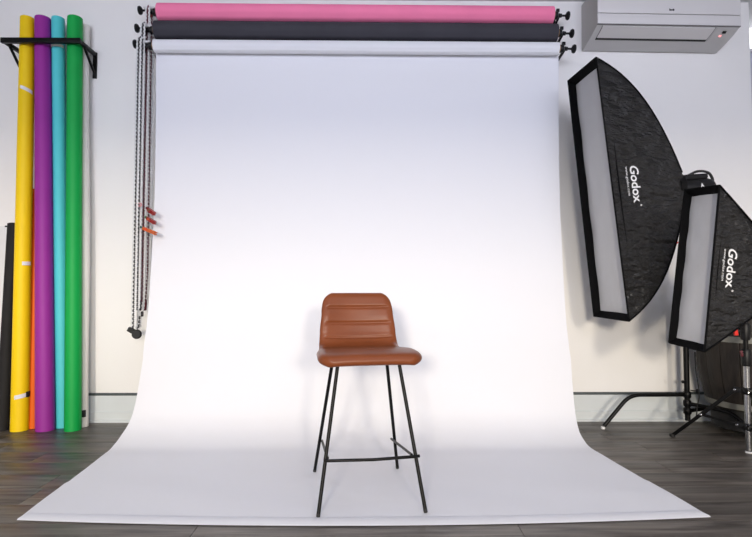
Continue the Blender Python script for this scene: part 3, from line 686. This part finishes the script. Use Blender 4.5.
pl = empty('barrel_dolly', (bx, by, 0), 'low black dolly beneath the wooden barrel', 'dolly')
MB().lathe([(0.225, 0.045), (0.235, 0.05), (0.235, 0.168), (0.228, 0.1745)], (bx, by, 0), (0, 0, 1), 40).build('platform', 'plinth_black', pl)
for a in (45, 135, 225, 315):
    c = Vector((bx + 0.17 * math.cos(math.radians(a)), by + 0.17 * math.sin(math.radians(a)), 0.0225))
    MB().lathe([(0.010, -0.011), (0.020, -0.011), (0.022, -0.007), (0.022, 0.007), (0.020, 0.011), (0.010, 0.011)], c, (1, 0.2, 0), 18).build('caster', 'black_rubber', pl)

# ------------------------------------------------------------------ bar stool
ZP = 0.0045
FLf, FRf, RLf, RRf = ground(318.0, 517.2, ZP), ground(425.8, 512.8, ZP), ground(314.6, 471.5, ZP), ground(397.5, 468.3, ZP)
st = empty('bar_stool', (FLf + FRf + RLf + RRf) / 4, 'brown leather bar stool with black steel legs on white paper', 'stool')
yf, yr_ = 2.155, 2.315
FLt, FRt, RLt, RRt = at(337.6, 366, yf), at(399.6, 366, yf + 0.03), at(331.8, 366, yr_ - 0.01), at(387.2, 366, yr_ + 0.02)
ext = lambda f, t: t + (t - f) * 0.03
LR = 0.0078
for f, t in ((FLf, FLt), (FRf, FRt), (RLf, RLt), (RRf, RRt)):
    lg = MB().tube([f + (t - f) * 0.018, ext(f, t)], LR, 14).build('leg', 'black_metal', st)
    MB().lathe([(0.006, 0.0), (0.0082, 0.002), (0.0082, 0.013), (0.007, 0.017)], f, (t - f), 14).build('foot_glide', 'black_rubber', lg)
def on_leg(f, t, py):
    lo, hi = 0.0, 1.0
    for _ in range(40):
        m_ = (lo + hi) / 2; p = f + (t - f) * m_; dz = p - Vector((0, 0, CAMH))
        xr = dz.x * _c - dz.y * _s; yr = dz.x * _s + dz.y * _c; y_ = CY - F * (-yr * _sp + dz.z * _cp) / (yr * _cp + dz.z * _sp)
        if y_ > py: lo = m_
        else: hi = m_
    return f + (t - f) * lo
k1, k2, k3, k4 = on_leg(FLf, FLt, 460), on_leg(FRf, FRt, 455.6), on_leg(RLf, RLt, 441.3), on_leg(RRf, RRt, 439.2)
fo = Vector((0.01, -0.02, 0)).normalized() * 0.012
inx = (k2 - k1).normalized()
rail = [k3 + inx * 0.014 + (k3 - k1).normalized() * 0.012, k3 + inx * 0.013, k1 + inx * 0.004 + (k3 - k1).normalized() * 0.03 - inx * -0.006, k1 + fo + inx * -0.004, k1 + fo + inx * 0.02]
rail = [k3 + inx * 0.013 + (k3 - k1).normalized() * 0.015, k1 + inx * 0.011 + (k3 - k1) * 0.08]
MB().tube(rail, 0.0058, 12).build('side_rail', 'black_metal', st)
MB().tube([k4 - inx * 0.013 + (k4 - k2).normalized() * 0.015, k2 - inx * 0.011 + (k4 - k2) * 0.05], 0.0058, 12).build('side_rail', 'black_metal', st)
MB().tube([k1 + fo - inx * 0.010 + Vector((0, 0.006, 0)), k1 + fo + inx * 0.01, k1.lerp(k2, 0.5) + fo * 1.6 + Vector((0, 0, -0.002)), k2 + fo - inx * 0.01, k2 + fo + inx * 0.010 + Vector((0, 0.006, 0))], 0.0064, 12).build('footrest', 'black_metal', st)
# under-seat frame joining the leg tops
fr = MB()
for a, b in ((FLt, FRt), (RLt, RRt), (FLt, RLt), (FRt, RRt)): fr.tube([a + Vector((0, 0, 0.010)), b + Vector((0, 0, 0.010))], 0.006, 10)
fr.build('seat_frame', 'black_metal', st)
# upholstered shell
TH = math.radians(9.6); SC = Vector((0.008, 2.035, 0.002))
fw = Vector((math.sin(TH), -math.cos(TH), 0)); rt = Vector((math.cos(TH), math.sin(TH), 0))
dz = [(0.0, 0.602), (0.05, 0.613), (0.14, 0.615), (0.27, 0.603), (0.36, 0.600), (0.415, 0.618), (0.445, 0.660), (0.462, 0.72), (0.480, 0.81), (0.497, 0.880)]
cur = [Vector((p.x, p.y)) for p in crom([(a, b, 0) for a, b in dz], 14)]
ls_ = [0.0]
for a, b in zip(cur[:-1], cur[1:]): ls_.append(ls_[-1] + (b - a).length)
LT = ls_[-1]
def curve(s):
    s = min(max(s, 0), LT)
    for i in range(len(cur) - 1):
        if ls_[i + 1] >= s:
            k = (s - ls_[i]) / max(1e-9, ls_[i + 1] - ls_[i]); p = cur[i].lerp(cur[i + 1], k); t = (cur[min(i + 2, len(cur) - 1)] - cur[max(i - 1, 0)]).normalized(); return p, t
    return cur[-1], (cur[-1] - cur[-2]).normalized()
def hwid(s):
    ks = [(0, 0.212), (0.08, 0.220), (0.20, 0.216), (0.33, 0.202), (0.42, 0.192), (0.50, 0.187), (0.60, 0.178), (LT, 0.164)]
    for (a, wa), (b, wb) in zip(ks[:-1], ks[1:]):
        if s <= b: k = (s - a) / (b - a); k = k * k * (3 - 2 * k); return wa + (wb - wa) * k
    return ks[-1][1]
SB = 0.455                                       # where the seat meets the backrest
grooves = [LT - 0.232, LT - 0.154, LT - 0.076]
T0 = 0.0245
def cl(n): return [-math.cos(math.pi * k / n) for k in range(n + 1)]
def shell(s0, s1, name, closed_lo, closed_hi, n):
    top, bot = [], []; U = []
    for k in range(37):
        q = k / 36 * 2 - 1; U.append(math.copysign(1 - (1 - abs(q)) ** 1.7, q))
    for i in range(n + 1):
        q = i / n
        if closed_lo: q = q ** 1.6 if not closed_hi else q
        if closed_hi: q = 1 - (1 - q) ** 1.6
        s = s0 + (s1 - s0) * q; p, t = curve(s); nrm = Vector((-t.y, t.x)); e_lo, e_hi = s, LT - s
        rc = 0.060 if e_lo < e_hi else 0.050; e = min(e_lo, e_hi); wd = hwid(s)
        if e < rc: wd -= rc - math.sqrt(max(0, rc * rc - (rc - e) ** 2))
        rt_, rb_ = [], []
        for u in U:
            x = u * wd; dist = min(wd - abs(x), e); k = min(dist / 0.032, 1); th = T0 * math.sqrt(max(0, 1 - (1 - k) ** 2))
            if s > SB - 0.06: th *= 1 - 0.22 * min(1, (s - SB + 0.06) / 0.1)
            g = 0.0
            if s > SB - 0.02:
                for gs in grooves: g += math.exp(-((s - gs) / 0.0058) ** 2)
                em_ = min(1, max(0, (wd - abs(x) - 0.018) / 0.014)); g = -0.0075 * g * em_
                g += 0.003 * em_
            else: g = 0.006 * (1 - (x / 0.2) ** 2) * min(1, e / 0.1)
            # gentle dish across the seat and wrap of the backrest
            dish = 0.012 * (u * u) * (0.4 if s < SB - 0.1 else 0.4 + 1.2 * min(1, (s - SB + 0.1) / 0.15)) * min(1, e_lo / 0.2) * min(1, e_hi / 0.12)
            base = fw * (-p.x) + Vector((0, 0, p.y)) + SC + rt * x
            nv = fw * (-nrm.x) + Vector((0, 0, nrm.y))
            droop = Vector((0, 0, -0.005 * abs(u) ** 4)) * max(0, 1 - s / 0.25)
            rt_.append(base + nv * (th + (g if th > 0 else 0) * min(1, dist / 0.03) + dish) + droop); rb_.append(base + nv * (-th * 0.9 + dish) + droop)
        top.append(rt_); bot.append(rb_)
    m = MB(); m.loft(top, caps=False, closed=False); m.loft(bot, caps=False, closed=False)
    o = m.build(name, 'leather', st, smooth=0)
    bm = bmesh.new(); bm.from_mesh(o.data); bmesh.ops.remove_doubles(bm, verts=bm.verts, dist=0.0004); bmesh.ops.recalc_face_normals(bm, faces=bm.faces); bm.to_mesh(o.data); bm.free()
    o.data.polygons.foreach_set('use_smooth', [True] * len(o.data.polygons)); return o
shell(0.0, SB, 'seat', True, False, 44)
shell(SB, LT, 'backrest', False, True, 60)
